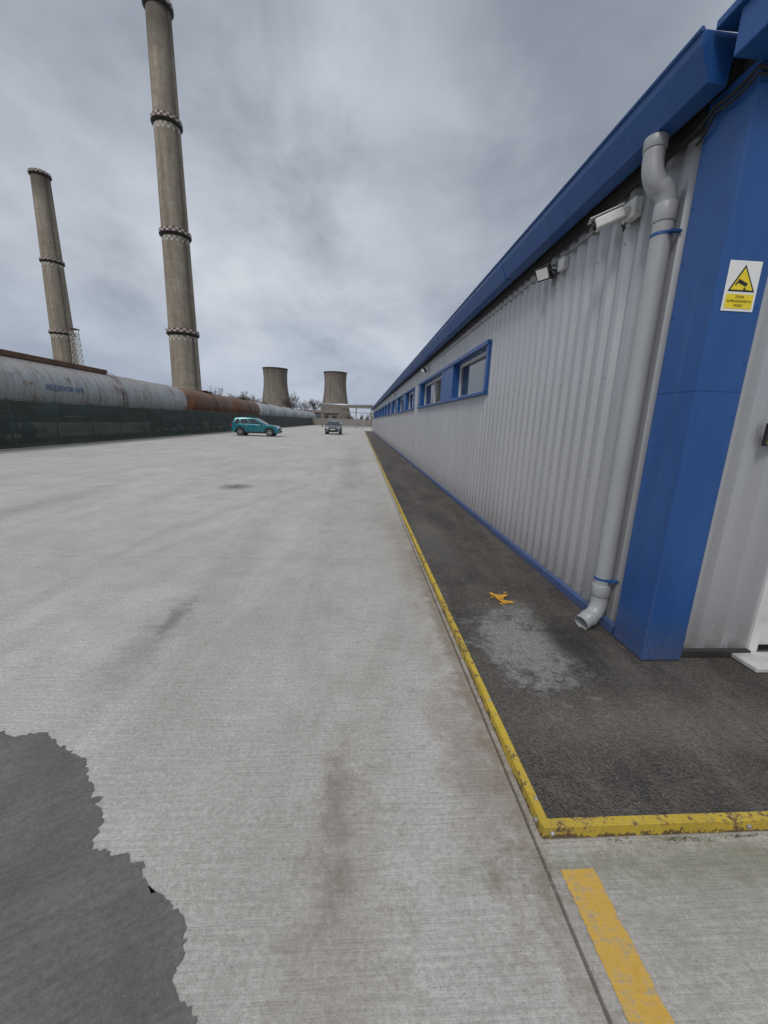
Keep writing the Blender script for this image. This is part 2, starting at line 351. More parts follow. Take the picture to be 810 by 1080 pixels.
def kerb():
    A=Acc(); yy=1.19
    while yy<64:
        L=3.0; dx=random.uniform(-.004,.004)
        A.box((.752+dx,yy,.002),(.759+dx,yy+L-.012,.060)); A.box((.7592+dx,yy,.053),(.787+dx,yy+L-.012,.0595))
        yy+=L
    xx=.752
    while xx<13:
        L=2.4 ; A.box((xx+.001,1.180,.002),(xx+L-.01,1.187,.062)); A.box((xx+.001,1.1872,.055),(xx+L-.01,1.217,.0616)); xx+=L
    o=A.obj('steel_angle',[M_YEL],K); bev(o,.002,1)
    B=Acc()
    def bolt(c,ax,r=.010):
        B.tube([Vector(c),Vector(c)+Vector(ax)*.006,Vector(c)+Vector(ax)*.010],[r,r,r*.6],8)
    for yb in (1.30,1.9,3.3,4.4,6,7.6,9.2): bolt((.775,yb,.0595),(0,0,1),.008)
    for xb in (.79,1.62,2.4): bolt((xb,1.180,.034),(0,-1,0))
    bolt((.752,1.235,.032),(-1,0,0))
    B.obj('bolts',[M_STEEL],K)
kerb()

# ================================================================ WAREHOUSE
WH=empty('corrugated_warehouse')
Y0,Y1=2.30,66.0; XW=2.02; XE=15.0; ZB,ZT=.05,3.46
def corr(name,a0,a1,z0,z1,plane,axis,pitch=.18,dep=.042,par=WH,mat=M_WALL):
    pr=[];t=a0
    while t<a1:
        for dt,d in ((0,0),(.058,0),(.088,dep),(.150,dep)):
            if t+dt<a1: pr.append((t+dt,d))
        t+=pitch
    pr.append((a1,pr[-1][1])); vs=[];
    for t,d in pr:
        for zz in (z0,z1): vs.append((plane+d,t,zz) if axis=='Y' else (t,plane+d,zz))
    fs=[(2*i,2*i+2,2*i+3,2*i+1) if axis=='X' else (2*i,2*i+1,2*i+3,2*i+2) for i in range(len(pr)-1)]
    return mesh(name,vs,fs,mat,par)
bands=[(6.5,14.0),(15.2,60.0)]
def grid(a): return 2.55+.18*round((a-2.55)/.18)
corr('side_wall_lower',2.55,Y1,ZB+.02,2.10,XW,'Y'); corr('side_wall_upper',2.55,Y1,2.90,ZT,XW,'Y')
prev=2.55
for i,(a,b_) in enumerate(bands+[(Y1,Y1)]):
    corr('side_wall_mid',grid(prev) if i else prev,a,2.10,2.90,XW,'Y'); prev=b_
corr('end_wall',2.24,2.80,ZB+.02,ZT,Y0+.06,'X'); corr('end_wall_far',3.86,XE,ZB+.02,ZT,Y0+.06,'X'); corr('end_wall_top',2.80,3.86,2.28,ZT,Y0+.062,'X')
box('structure_core',(2.30,Y0+.25,ZB),(XE-.05,Y1-.05,3.4),M_DARK,WH)
corr('far_wall',2.05,XE,ZB,ZT,Y1,'X'); corr('rear_wall',Y0+.06,Y1,ZB,ZT,XE,'Y')
box('corner_flashing',(1.965,Y0-.015,ZB+.004),(2.245,2.60,3.44),M_BLUE,WH,.006)
box('corner_lip_side',(1.985,2.60,ZB+.006),(2.03,2.625,3.44),M_BLUE,WH,.003)
box('corner_lip_end',(2.245,Y0+.010,ZB+.006),(2.275,Y0+.055,3.44),M_BLUE,WH,.003)
box('flashing_lap',(1.9625,Y0-.0175,1.84),(2.2475,2.598,1.843),M_BLUE,WH)
def baseflash():
    A=Acc(); yy=2.626
    while yy<Y1:
        y2=min(yy+2.99,Y1)
        A.add([(1.975,yy,.054),(1.975,y2,.054),(1.982,y2,.115),(1.982,yy,.115),(2.02,yy,.125),(2.02,y2,.125)],[(0,3,2,1),(3,4,5,2)]); yy+=3
    A.obj('base_flashing',[M_BLUE],WH)
    box('end_base_flashing',(2.276,Y0+.02,.054),(2.80,Y0+.058,.10),M_DARK,WH)
baseflash()
def windows():
    B=Acc();F=Acc();Gl=Acc()
    z0,z1=2.10,2.90
    for (a,b_) in bands:
        B.box((1.965,a-.05,z1-.055),(2.26,b_+.05,z1+.012))
        B.box((1.955,a-.05,z0-.012),(2.26,b_+.05,z0+.04))
        ws=[(6.56,8.85),(10.1,13.55)] if a<10 else [(t,t+2.6) for t in [15.3+3.75*k for k in range(12)] if t+2.6<b_]
        cur=a-.05
        for (p,q) in ws+[(b_+.05,None)]:
            B.box((1.99,cur,z0+.04),(2.258,p,z1-.055)); cur=q
        for p,q in ws:
            zz0,zz1=z0+.04,z1-.055; fx0,fx1=2.14,2.19; t=.055
            F.box((fx0,p,zz0),(fx1,q,zz0+t)); F.box((fx0,p,zz1-t),(fx1,q,zz1)); F.box((fx0+.001,p,zz0+t),(fx1,p+t,zz1-t)); F.box((fx0+.001,q-t,zz0+t),(fx1,q,zz1-t))
            nm=2 if q-p>2.5 else 1
            for k in range(1,nm):
                c=p+(q-p)*k/nm; F.box((fx0+.001,c-t/2,zz0+t),(fx1,c+t/2,zz1-t))
            Gl.box((2.17,p+.01,zz0+.01),(2.176,q-.01,zz1-.01))
    o=B.obj('window_surround',[M_BLUE],WH); bev(o,.004,1)
    F.obj('window_frames',[M_WHITE],WH); Gl.obj('window_glass',[M_GLASS],WH)
windows()
box('door_leaf',(2.87,Y0+.10,.10),(3.79,Y0+.15,2.2),M_WHITE,WH,.004)
for nm,a,b_ in [('door_jamb_a',(2.80,Y0+.04,.07),(2.868,Y0+.16,2.28)),('door_jamb_b',(3.792,Y0+.04,.07),(3.86,Y0+.16,2.28)),('door_head',(2.8685,Y0+.04,2.202),(3.7915,Y0+.16,2.28))]: box(nm,a,b_,M_WHITE,WH,.004)
box('door_sill',(2.66,2.14,.052),(3.9,Y0+.035,.085),pm('white_sill',(.55,.55,.53),.5,0,.1,6,.6),WH,.006)
box('door_handle',(2.90,Y0+.04,1.0),(2.93,Y0+.098,1.14),M_DARK,WH,.004)
def gutter():
    prof=[(1.725,3.625),(1.732,3.565),(1.80,3.405),(1.905,3.395),(1.925,3.62)]
    A=Acc(); yy=2.42
    while yy<Y1+.2:
        y2=min(yy+3.0,Y1+.3)-.004
        vs=[(x,t,z) for t in (yy,y2) for x,z in prof]; n=5
        A.add(vs,[(i,i+1,n+i+1,n+i) for i in range(n-1)]+[(4,3,2,1,0),(5,6,7,8,9)])
        vs=[(x+(-.004 if i<3 else .0),t,z-(.004 if 1<i<4 else -.002)) for t in (y2-.05,y2+.04) for i,(x,z) in enumerate(prof)]
        A.add(vs,[(i,i+1,n+i+1,n+i) for i in range(n-1)]+[(4,3,2,1,0),(5,6,7,8,9)])
        yy+=3.0
    A.tube([(1.722,2.418,3.625),(1.722,Y1,3.625)],.012,8)
    fixn(A.obj('eaves_gutter',[M_BLUE],WH))
    box('wall_head_trim',(1.975,2.626,3.36),(2.018,Y1,3.45),M_DARK,WH)
    box('eaves_board',(1.932,2.43,3.452),(2.2,Y1,3.60),M_DARK,WH)
    box('verge_fascia',(1.80,2.10,3.405),(XE,Y0-.02,3.60),M_BLUE,WH,.006)
    box('verge_cap',(1.775,2.075,3.604),(XE,Y0+.10,3.645),M_BLUE,WH,.006)
    box('verge_soffit',(1.99,Y0-.018,3.445),(XE,Y0+.24,3.60),M_DARK,WH)
    v=[(1.94,2.40,3.628),(8.5,2.40,4.3),(XE,2.40,3.628),(1.94,Y1+.1,3.628),(8.5,Y1+.1,4.3),(XE,Y1+.1,3.628)]
    mesh('roof',v,[(0,1,4,3),(1,2,5,4),(0,2,1),(3,4,5)],M_BLUE,WH)
gutter()
def cable(name,pts,r=.009):
    P=[]
    for i in range(len(pts)-1):
        a=Vector(pts[i]);b=Vector(pts[i+1])
        for k in range(6):
            t=k/6; p=a.lerp(b,t); p.z-=.02*math.sin(math.pi*t); P.append(p)
    P.append(Vector(pts[-1])); tube(name,P,r,M_BLACK,WH,6)
cable('cable_run',[(1.955,4.4,3.31),(1.96,3.6,3.33),(1.95,3.2,3.33),(1.96,2.75,3.34),(1.93,2.5,3.36),(1.94,2.27,3.38),(2.3,2.25,3.37),(2.7,2.26,3.39)],.010)
cable('cable_loop',[(1.95,2.62,3.25),(1.93,2.5,3.33),(1.935,2.26,3.34),(2.2,2.24,3.385)],.008)
S=Acc()
for zz in (.35,1.2,2.02,3.0):
    t=2.55+.03; k=0
    while t<14:
        if k%2==0: S.tube([(XW,t,zz),(XW-.006,t,zz)],.007,6)
        t+=.18;k+=1
S.obj('sheet_screws',[M_STEEL],WH)
S=Acc()
for zz in [.2+.3*i for i in range(11)]:
    S.tube([(2.228,Y0-.015,zz),(2.228,Y0-.020,zz)],.005,6); S.tube([(1.965,2.575,zz),(1.960,2.575,zz)],.005,6)
S.obj('flashing_rivets',[M_BLUE],WH)
def arc(p0,p1,p2,n=8):
    p0,p1,p2=map(Vector,(p0,p1,p2)); return [(p0*(1-t)**2+p1*2*t*(1-t)+p2*t*t) for t in [i/n for i in range(n+1)]]
R=.062; yp=2.80
path=[Vector((1.835,yp+.03,3.40)),Vector((1.835,yp+.03,3.31))]+arc((1.835,yp+.03,3.27),(1.835,yp+.02,3.17),(1.89,yp+.01,3.13),8)+arc((1.905,yp,3.12),(1.95,yp,3.08),(1.95,yp,3.0),8)+[Vector((1.95,yp,2.5)),Vector((1.95,yp,1.4)),Vector((1.95,yp,.33))]+arc((1.95,yp,.27),(1.945,yp-.01,.165),(1.87,yp-.04,.13),8)+[Vector((1.78,yp-.075,.095))]
DP=tube('downpipe',path,R,M_PVC,WH,20,cap=False)
md=DP.modifiers.new('s','SOLIDIFY'); md.thickness=.004; md.offset=-1
for nm,a,b_ in [('pipe_socket_top',path[0],Vector((1.835,yp+.03,3.33))),('pipe_socket_mid',Vector((1.95,yp,3.03)),Vector((1.95,yp,2.92))),('pipe_socket_low',Vector((1.95,yp,.40)),Vector((1.95,yp,.30))),('pipe_socket_elbow',Vector((1.87,yp-.04,.13)),Vector((1.845,yp-.05,.12)))]:
    tube(nm,[a,a.lerp(b_,.06),a.lerp(b_,.94),b_],[R+.003,R+.006,R+.006,R+.003],M_PVC,WH,20)
for zz in (2.84,.44):
    A=Acc(); v,f=tubeg([(1.95,yp,zz),(1.95,yp,zz+.018)],R+.0035,20,True); A.add(v,f); A.box((1.945,yp-R-.03,zz+.002),(2.02,yp-R-.003,zz+.016)); A.box((1.945,yp+R+.003,zz+.002),(2.02,yp+R+.03,zz+.016))
    A.obj('pipe_bracket',[M_BLUE],WH)

# ---------------- security camera & floodlights
def secam():
    E=empty('security_camera',(2.02,3.22,3.19))
    box('junction_box',(-.065,-.075,-.065),(0,.075,.065),M_WHITE,E,.012)
    tube('bracket_arm',[(-.06,0,-.01),(-.095,.01,-.012),(-.125,.02,-.03)],[.034,.024,.024],M_WHITE,E,10)
    bd=empty('body',(-.17,.035,-.045)); bd.parent=E
    bd.rotation_euler=(math.radians(-20),0,math.radians(70))
    A=Acc(); A.box((-.042,-.09,-.042),(.042,.11,.038)); bev(A.obj('housing',[M_WHITE],bd),.016,3)
    box('sunshield',(-.050,-.095,.040),(.050,.14,.048),M_WHITE,bd,.004)
    tube('lens_ring',[(0,.108,0),(0,.122,0)],.034,M_BLACK,bd,16); tube('lens',[(0,.121,0),(0,.126,0)],.02,M_GLASS,bd,12)
    tube('camera_cable',[(-.05,.03,-.06),(-.04,.06,-.11),(-.01,.12,-.06),(-.006,.2,.05)],.006,M_BLACK,E,6)
secam()
def flood(loc,name='floodlight'):
    E=empty(name,loc)
    box('wall_box',(-.055,-.26,-.03),(0,-.14,.08),M_WHITE,E,.01)
    A=Acc()
    A.box((-.12,-.095,-.005),(0,-.085,.015)); A.box((-.12,.085,-.005),(0,.095,.015)); A.box((-.006,-.0845,-.02),(0,.0845,.03)); A.obj('yoke',[M_DARK],E)
    h=empty('head',(-.13,0,0)); h.parent=E; h.rotation_euler=(0,math.radians(-30),math.radians(30))
    bev(box('housing',(-.02,-.082,-.065),(.03,.082,.065),M_DARK,h),.006)
    F=Acc()
    for k in range(7): F.box((.0305,-.07+k*.022,-.055),(.046,-.064+k*.022,.055))
    F.obj('cooling_fins',[M_DARK],h)
    box('diffuser',(-.024,-.066,-.050),(-.0202,.066,.050),pm('flood_diffuser',(.85,.85,.82),.25,0,.03),h)
flood((2.02,4.45,3.17))
flood((2.02,12.5,3.17)); flood((2.02,24,3.17))
tube('eaves_conduit',[(2.006,3.4,3.285),(2.006,30,3.285)],.010,M_STEEL,WH,8)

def sign():
    E=empty('cctv_warning_sign',(2.105,Y0-.016,2.40))
    w,h=.095,.128
    bev(box('plate',(-w,-.003,-h),(w,0,h),pm('sign_white',(.78,.78,.76),.35,0,.03),E),.008,2)
    ys=pm('sign_yellow',(.80,.62,.02),.4,0,.04); bk=pm('sign_black',(.015,.015,.015),.45)
    def tri(name,r,cz,yy,mat):
        mesh(name,[(-r*.88,yy,cz-r*.5),(r*.88,yy,cz-r*.5),(0,yy,cz+r)],[(0,1,2)],mat,E)
    tri('triangle_border',.090,.018,-.0045,bk); tri('triangle',.074,.018,-.0055,ys)
    mesh('label_panel',[(-.082,-.0045,-.114),(.082,-.0045,-.114),(.082,-.0045,-.040),(-.082,-.0045,-.040)],[(0,1,2,3)],ys,E)
    def q(name,pts): mesh(name,[(x,-.0065,z) for x,z in pts],[tuple(range(len(pts)))],bk,E)
    q('icon_body',[(-.034,.018),(.022,-.002),(.030,.014),(-.026,.036)]); q('icon_lens',[(-.044,.006),(-.036,.002),(-.030,.019),(-.036,.021)]); q('icon_mount',[(.012,-.004),(.019,-.006),(.022,-.018),(.038,-.018),(.038,-.0235),(.008,-.0235)])
    for i,t in enumerate(('ZONA','SUPRAVEGHEATA','VIDEO')):
        text('label_text','%s'%t,.0185,bk,E,(0,-.0052,-.055-.022*i),(math.pi/2,0,0),.0003)
sign()
E=empty('door_intercom',(2.56,Y0+.045,1.60)); bev(box('housing',(-.045,-.03,-.07),(.045,0,.07),M_DARK,E),.006); box('yellow_label',(-.035,-.034,-.055),(.035,-.0305,-.02),pm('sign_yellow',(.80,.62,.02)),E)
for k in range(3): box('button',(-.025+.02*k,-.036,.02),(-.012+.02*k,-.0305,.035),M_STEEL,E)

# ================================================================ LEFT FENCE
FN=empty('screened_fence')
def fence():
    vs=[];fs=[];X=-14.0; yy=-8.;n=0;rows=7
    while yy<=118:
        for r in range(rows):
            z=.06+(1.92)*r/(rows-1)
            s=.05*mnoise.noise((yy*.8,z*1.1,0))+.02*mnoise.noise((yy*3,z*2,3)); sag=0
            if r==rows-1: sag=-.035*abs(math.sin(math.pi*(yy+8)/2.5))+.02*mnoise.noise((yy,0,9))
            vs.append((X+.02+s,yy,z+sag))
        yy+=.25;n+=1
    for j in range(n-1):
        for r in range(rows-1): a=j*rows+r; fs.append((a,a+rows,a+rows+1,a+1))
    mesh('screen_fabric',vs,fs,mat_fabric(),FN,True)
    A=Acc(); y=-8
    while y<=118: A.box((X-.09,y-.03,0),(X-.04,y+.03,2.10)); y+=2.5
    A.tube([(X-.03,-8,2.02),(X-.03,118,2.02)],.018,5)
    A.obj('posts_and_rail',[pm('fence_green',(.06,.09,.075),.5,.2)],FN)
    A=Acc(); A.box((X-.12,-8,.001),(X+.08,118,.055)); A.obj('footing',[pm('footing_concrete',(.33,.31,.28),.9,0,.2,3,.4)],FN)
fence()

# ================================================================ TANK WAGONS
T_GREY=mat_tank('tank_grey_paint',(.34,.36,.36),(.48,.49,.49),(.20,.12,.075),.54)
T_RUST=mat_tank('tank_rust',(.12,.048,.024),(.23,.10,.05),(.05,.03,.022),.5)
T_LITE=mat_tank('tank_light_paint',(.38,.43,.44),(.53,.58,.59),(.25,.2,.16),.56)
def wagon(y0,y1,mat,walk=None,Xc=-18.0,txt=None):
    L=y1-y0; E=empty('tank_wagon',(Xc,(y0+y1)/2,0)); r=1.46; zc=2.78; h=L/2
    t=empty('tank_group',(0,0,zc)); t.parent=E
    prof=[]
    for k in range(7):
        a=math.pi/2*k/6; prof.append((max(.01,r*math.sin(a)),-h+.42*(1-math.cos(a))))
    prof+= [(r,-h/3),(r,h/3)]
    for k in range(7):
        a=math.pi/2*(6-k)/6; prof.append((max(.01,r*math.sin(a)),h-.42*(1-math.cos(a))))
    lathe('barrel',prof,mat,t,40,True,'Y',True)
    A=Acc(); nb=max(4,int(L/2.6))
    for k in range(nb+1):
        yy=-h+.5+(L-1)*k/nb; v=[];f=[];sg=36
        for rr,dy in ((r+.001,-.03),(r+.014,-.03),(r+.014,.03),(r+.001,.03)):
            for q in range(sg): a=2*math.pi*q/sg; v.append((rr*math.cos(a),yy+dy,rr*math.sin(a)))
        for q in range(sg):
            q2=(q+1)%sg
            for c in range(3): f.append((c*sg+q,c*sg+q2,(c+1)*sg+q2,(c+1)*sg+q))
        A.add(v,f)
    A.obj('bands',[mat],t)
    lathe('manway',[(.35,r-.1),(.35,r+.12),(.42,r+.12),(.42,r+.18),(.1,r+.20)],mat,t,20)
    C=Acc(); C.box((-.35,-h+.1,.95),(.35,h-.1,1.25)); C.box((-1.3,-h-.35,.95),(1.3,-h-.1,1.25)); C.box((-1.3,h+.1,.95),(1.3,h+.35,1.25))
    for yy in (-h*.55,0,h*.55): C.box((-1.2,yy-.15,1.25),(1.2,yy+.15,1.75))
    for s in (-1,1):
        for q in (-.9,.9):
            C.tube([(q,s*(h+.35),1.05),(q,s*(h+.6),1.05)],.12,10); C.tube([(q,s*(h+.6),1.05),(q,s*(h+.64),1.05)],.22,12)
        yb=s*(h-1.9); C.box((-1.05,yb-1.2,.42),(-.92,yb+1.2,.68)); C.box((.92,yb-1.2,.42),(1.05,yb+1.2,.68)); C.box((-.9,yb-.2,.5),(.9,yb+.2,.94))
        for dy in (-.9,.9):
            for q in (-.78,.78): C.tube([(q-.06,yb+dy,.50),(q+.06,yb+dy,.50)],.45,20)
            C.tube([(-.8,yb+dy,.5),(.8,yb+dy,.5)],.08,8)
    C.obj('underframe_and_bogies',[M_DARK],E)
    Wk=Acc(); w0,w1=walk if walk else (-1.3,1.3)
    Wk.box((-.55,w0,r+zc+.05),(-.08,w1,r+zc+.09)); Wk.box((.08,w0,r+zc+.05),(.55,w1,r+zc+.09))
    if walk: Wk.box((.5505,w0,r+zc-.06),(.575,w1,r+zc+.20)); Wk.box((-.575,w0,r+zc-.06),(-.5505,w1,r+zc+.20))
    yy=w0+.1
    while yy<=w1+.01:
        Wk.box((-.5,yy-.04,r+zc-.15),(.5,yy+.04,r+zc+.049)); yy+=1.2
    for dy in (-.2,.2): Wk.tube([(1.5,dy,1.0),(1.50,dy,zc+.2),(1.12,dy,zc+1.02),(.6,dy,zc+r+.06)],.018,5)
    for k in range(7): Wk.tube([(1.51,-.2,1.1+k*.3),(1.51,.2,1.1+k*.3)],.014,5)
    Wk.obj('walkway_and_ladder',[M_RUST],E)
    if txt:
        text('lettering',txt,.42,pm('tank_lettering_blue',(.06,.17,.33),.6,0,.3,8),E,(r+.02,-5.6,zc+.02),(math.pi/2,0,math.pi/2),.002)
    return E
wagon(19.0,40.2,T_GREY,walk=(-10,-.2),txt='REZERVOR APA')
wagon(41.6,54.4,T_RUST); wagon(55.8,68,T_RUST)
yy=69.4
for i in range(6): wagon(yy,yy+12.4,T_LITE); yy+=13.9
TR=empty('railway_track'); A=Acc()
for q in (-.75,.75): A.box((-18+q-.035,5,-.0),(-18+q+.035,160,.06))
A.obj('rails',[M_RUST],TR)
A=Acc(); y=5
while y<160: A.box((-19.3,y,-.028),(-16.7,y+.24,-.002)); y+=.65
A.obj('sleepers',[pm('sleeper_wood',(.07,.055,.045),.9)],TR)

# ================================================================ SMOKESTACKS
M_ST=mat_chimney(); M_RED=pm('faded_red_paint',(.14,.05,.04),.8,0,.2,.3); M_WP=pm('faded_white_paint',(.50,.48,.44),.8,0,.1,.3)
def stack(X,Y,H,r0,r1,rings,dirx):
    E=empty('smokestack',(X,Y,0)); n=24
    prof=[(r0+(r1-r0)*(k/n)**.9,H*k/n) for k in range(n+1)]; prof+=[(r1-.6,H),(r1-.7,H-3)]
    lathe('shaft',prof,M_ST,E,48)
    rad=lambda z:r0+(r1-r0)*(z/H)**.9
    for zr in rings:
        r=rad(zr); lathe('platform_slab',[(r-.1,zr-1.2),(r+.3,zr-1.1),(r+1.0,zr-.25),(r+1.0,zr),(r-.1,zr)],M_DARK,E,40,False,'Z',False)
        A=Acc(); k=32
        for q in range(k):
            a=2*math.pi*q/k;b_=2*math.pi*(q+1)/k
            for lev in range(2):
                z0=zr+.02+lev*.75; z1=z0+.7; R_=r+.95
                A.add([(R_*math.cos(a),R_*math.sin(a),z0),(R_*math.cos(b_),R_*math.sin(b_),z0),(R_*math.cos(b_),R_*math.sin(b_),z1),(R_*math.cos(a),R_*math.sin(a),z1)],[(0,1,2,3)],(q+lev)%2)
        A.obj('checkered_railing',[M_RED,M_WP],E)
        A=Acc()
        for q in range(k):
            a=2*math.pi*q/k;b_=2*math.pi*(q+1)/k
            for z0,z1,c in ((zr-3.4,zr-2.4,0),(zr-2.38,zr-1.3,1)):
                Ra=rad(z0)+.05;Rb=rad(z1)+.05
                A.add([(Ra*math.cos(a),Ra*math.sin(a),z0),(Ra*math.cos(b_),Ra*math.sin(b_),z0),(Rb*math.cos(b_),Rb*math.sin(b_),z1),(Rb*math.cos(a),Rb*math.sin(a),z1)],[(0,1,2,3)],(q+c)%2)
        if zr<H-10: A.obj('warning_band',[M_WP,M_ST],E)
    A=Acc(); d=Vector((dirx,-.5,0)).normalized(); s=d.cross(Vector((0,0,1)))
    for off in (-.35,.35): A.tube([d*(r0+.35)+s*off,d*(r1+.35)+s*off+Vector((0,0,H-1))],.09,4)
    z=2
    while z<H-2:
        r=rad(z)+.35; A.tube([d*r-s*.35+Vector((0,0,z)),d*(r+.8)+Vector((0,0,z)),d*r+s*.35+Vector((0,0,z))],.06,4); z+=1.6
    A.obj('caged_ladder',[M_DARK],E)
stack(-82.6,200,159,6.5,4.55,(38,78,119,157.6),.9)
stack(-220.5,324,159,8.2,5.3,(57,104,157),.9)
def mast():
    E=empty('lattice_mast',(-163.5,250,0)); A=Acc(); H=47
    def c(z,i): w=2.4-1.0*z/H; return Vector(((-w,w,w,-w)[i],(-w,-w,w,w)[i],z))
    for i in range(4): A.tube([c(0,i),c(H,i)],.16,4)
    z=0
    while z<H-2.9:
        for i in range(4):
            A.tube([c(z,i),c(z+3,(i+1)%4)],.1,4); A.tube([c(z+3,i),c(z+3,(i+1)%4)],.1,4); A.tube([c(z+3,i),c(z,(i+1)%4)],.1,4)
        z+=3
    A.obj('lattice',[M_WP],E); box('top_platform',(-2,-2,H),(2,2,H+.4),M_RED,E)
mast()
M_CT=mat_cool()
def ctower(X,Y,H,rt):
    E=empty('cooling_tower',(X,Y,0)); prof=[]; zt=H*.80; n=28; rth=rt*.955
    for k in range(n+1):
        z=H*.09+(H*.91)*k/n; cc=H*.62 if z<zt else H*.55
        prof.append((rth*math.sqrt(1+((z-zt)/cc)**2*1.0),z))
    prof+=[(prof[-1][0]+.5,H-.8),(prof[-1][0]+.5,H),(prof[-1][0]-.8,H),(prof[-1][0]-1.2,H-8)]
    lathe('shell',prof,M_CT,E,64,True,'Z',False)
    A=Acc(); rb=prof[0][0]
    for k in range(40):
        a=2*math.pi*k/40
        for s in (-1,1):
            b_=a+s*math.pi/40; A.tube([(rb*math.cos(a),rb*math.sin(a),H*.092),((rb+2)*math.cos(b_),(rb+2)*math.sin(b_),0)],.45,5)
    A.obj('base_struts',[M_CT],E)
ctower(-123,600,71,17.2); ctower(-37.2,600,69,16.4)

# ================================================================ BARE TREES
M_BARK=pm('bare_bark',(.10,.08,.062),.95,0,.25,1)
def tree_mesh(seed,H):
    rnd=random.Random(seed); A=Acc()
    def br(p,d,L,r,lev):
        pts=[p];rs=[r];n=3; q=p.copy();dd=d.copy()
        for i in range(n):
            dd=(dd+Vector((rnd.uniform(-.18,.18),rnd.uniform(-.18,.18),rnd.uniform(-.02,.14)))).normalized(); q=q+dd*L/n; pts.append(q.copy()); rs.append(r*(1-.55*(i+1)/n))
        A.tube(pts,rs,3 if lev>1 else 6)
        if lev>=5: return
        k=5 if lev==0 else (4 if lev<3 else 3)
        for j in range(k):
            t=rnd.uniform(.35,1); i=min(n-1,int(t*n)); bp=pts[i].lerp(pts[i+1],t*n-i)
            a=rnd.uniform(0,6.283); sp=rnd.uniform(.45,.95)
            nd=(dd+Vector((math.cos(a)*sp,math.sin(a)*sp,rnd.uniform(-.05,.3)))).normalized(); br(bp,nd,L*rnd.uniform(.58,.80),max(.022,rs[i]*.58),lev+1)
    br(Vector((0,0,0)),Vector((0,0,1)),H*.34,H*.022,0)
    me=D.meshes.new('bare_tree'); me.from_pydata(A.v,[],A.f); me.materials.append(M_BARK); return me
TM=[tree_mesh(i,11) for i in (11,12,13)]
def tree(x,y,s,i,rz):
    o=D.objects.new('bare_tree',TM[i%3]); o.location=(x,y,-.05); o.scale=(s,s,s); o.rotation_euler=(0,0,rz); COL.objects.link(o)
for k,(x,y,s) in enumerate([(-42,118,1.1),(-39,126,1.05),(-36,121,1.1),(-36.5,134,1.1),(-45,112,1.0),(-34,128,1.0),(-33,200,1.6),(-36,208,1.4),(-21,200,1.5),(-29,215,1.3),(-57,150,1.1)]): tree(x,y,s,k,k*1.3)
A=Acc(); rnd=random.Random(5)
for k in range(110):
    x=-420+k*7.5+rnd.uniform(-3,3); y=470+rnd.uniform(-60,40); h=rnd.uniform(7,12)
    for j in range(34):
        a=rnd.uniform(0,6.28); t=rnd.uniform(.1,1); A.tube([(x+rnd.uniform(-1.5,1.5),y,h*.2*t),(x+math.cos(a)*3.6*t,y+math.sin(a)*3*t,h*(.35+.65*rnd.random()))],[.25,.08],3)
    for j in range(10):
        c=Vector((x+rnd.uniform(-4,4),y+rnd.uniform(-2,2),rnd.uniform(.5,4))); v=[c+Vector((rnd.uniform(-2,2),rnd.uniform(-1,1),rnd.uniform(-1.3,1.3))) for _ in range(3)]; A.add(v,[(0,1,2)])
A.obj('distant_treeline',[M_BARK])

# ================================================================ FAR END
PG=empty('pipe_gantry'); A=Acc()
for x in (-9,-5,-1,2.6):
    A.box((x-.12,95,0),(x+.12,95.25,4.6)); A.box((x-.12,96.8,0),(x+.12,97.05,4.6))
A.box((-9.5,94.9,4.6),(3,95.1,4.85)); A.box((-9.5,96.9,4.6),(3,97.1,4.85)); A.box((-9.5,95.0,3.4),(3,95.08,3.55))
A.obj('frame',[pm('gantry_paint',(.24,.21,.18),.7,0,.2,1,.5)],PG)
A=Acc()
for k,(r,z) in enumerate(((.28,5.15),(.2,5.06),(.16,5.02))): A.tube([(-9.5,95.3+k*.6,z),(3,95.3+k*.6,z)],r,12)
A.obj('pipes',[M_STEEL],PG,True)
GT=empty('sliding_gate'); A=Acc()
A.box((-6.5,84,.15),(.6,84.06,.22)); A.box((-6.5,84,1.75),(.6,84.06,1.82)); x=-6.5
while x<.6: A.box((x,84.01,.221),(x+.03,84.04,1.749)); x+=.14
for x in (-6.6,.6): A.box((x,83.95,0),(x+.15,84.1,2.0))
A.obj('gate_bars',[M_STEEL],GT)
BF_=empty('boundary_fence'); A=Acc(); A.box((-14,118,0),(22,118.1,.4)); x=-14
while x<22: A.box((x,118,0.4),(x+.08,118.08,2.2)); x+=2.4
A.box((-14,118.02,.42),(22,118.05,2.1)); A.obj('panels',[pm('precast_fence',(.24,.22,.195),.9,0,.2,2,.4)],BF_)
IB=empty('industrial_shed')
wl=pm('render_wall',(.25,.225,.19),.85,0,.15,.5,.5)
box('walls',(-34,175,0),(-10,190,4.6),wl,IB); mesh('roof',[(-34.6,174.4,4.6),(-9.4,174.4,4.6),(-9.4,182.5,5.8),(-34.6,182.5,5.8),(-9.4,190.6,4.6),(-34.6,190.6,4.6)],[(0,1,2,3),(3,2,4,5),(0,3,5),(1,4,2)],pm('shed_roof',(.13,.10,.09),.8,0,.2,1),IB)
A=Acc()
for k in range(7): A.box((-32+k*3.3,174.93,2),(-30.2+k*3.3,174.99,3.6))
A.obj('windows',[M_GLASS],IB)

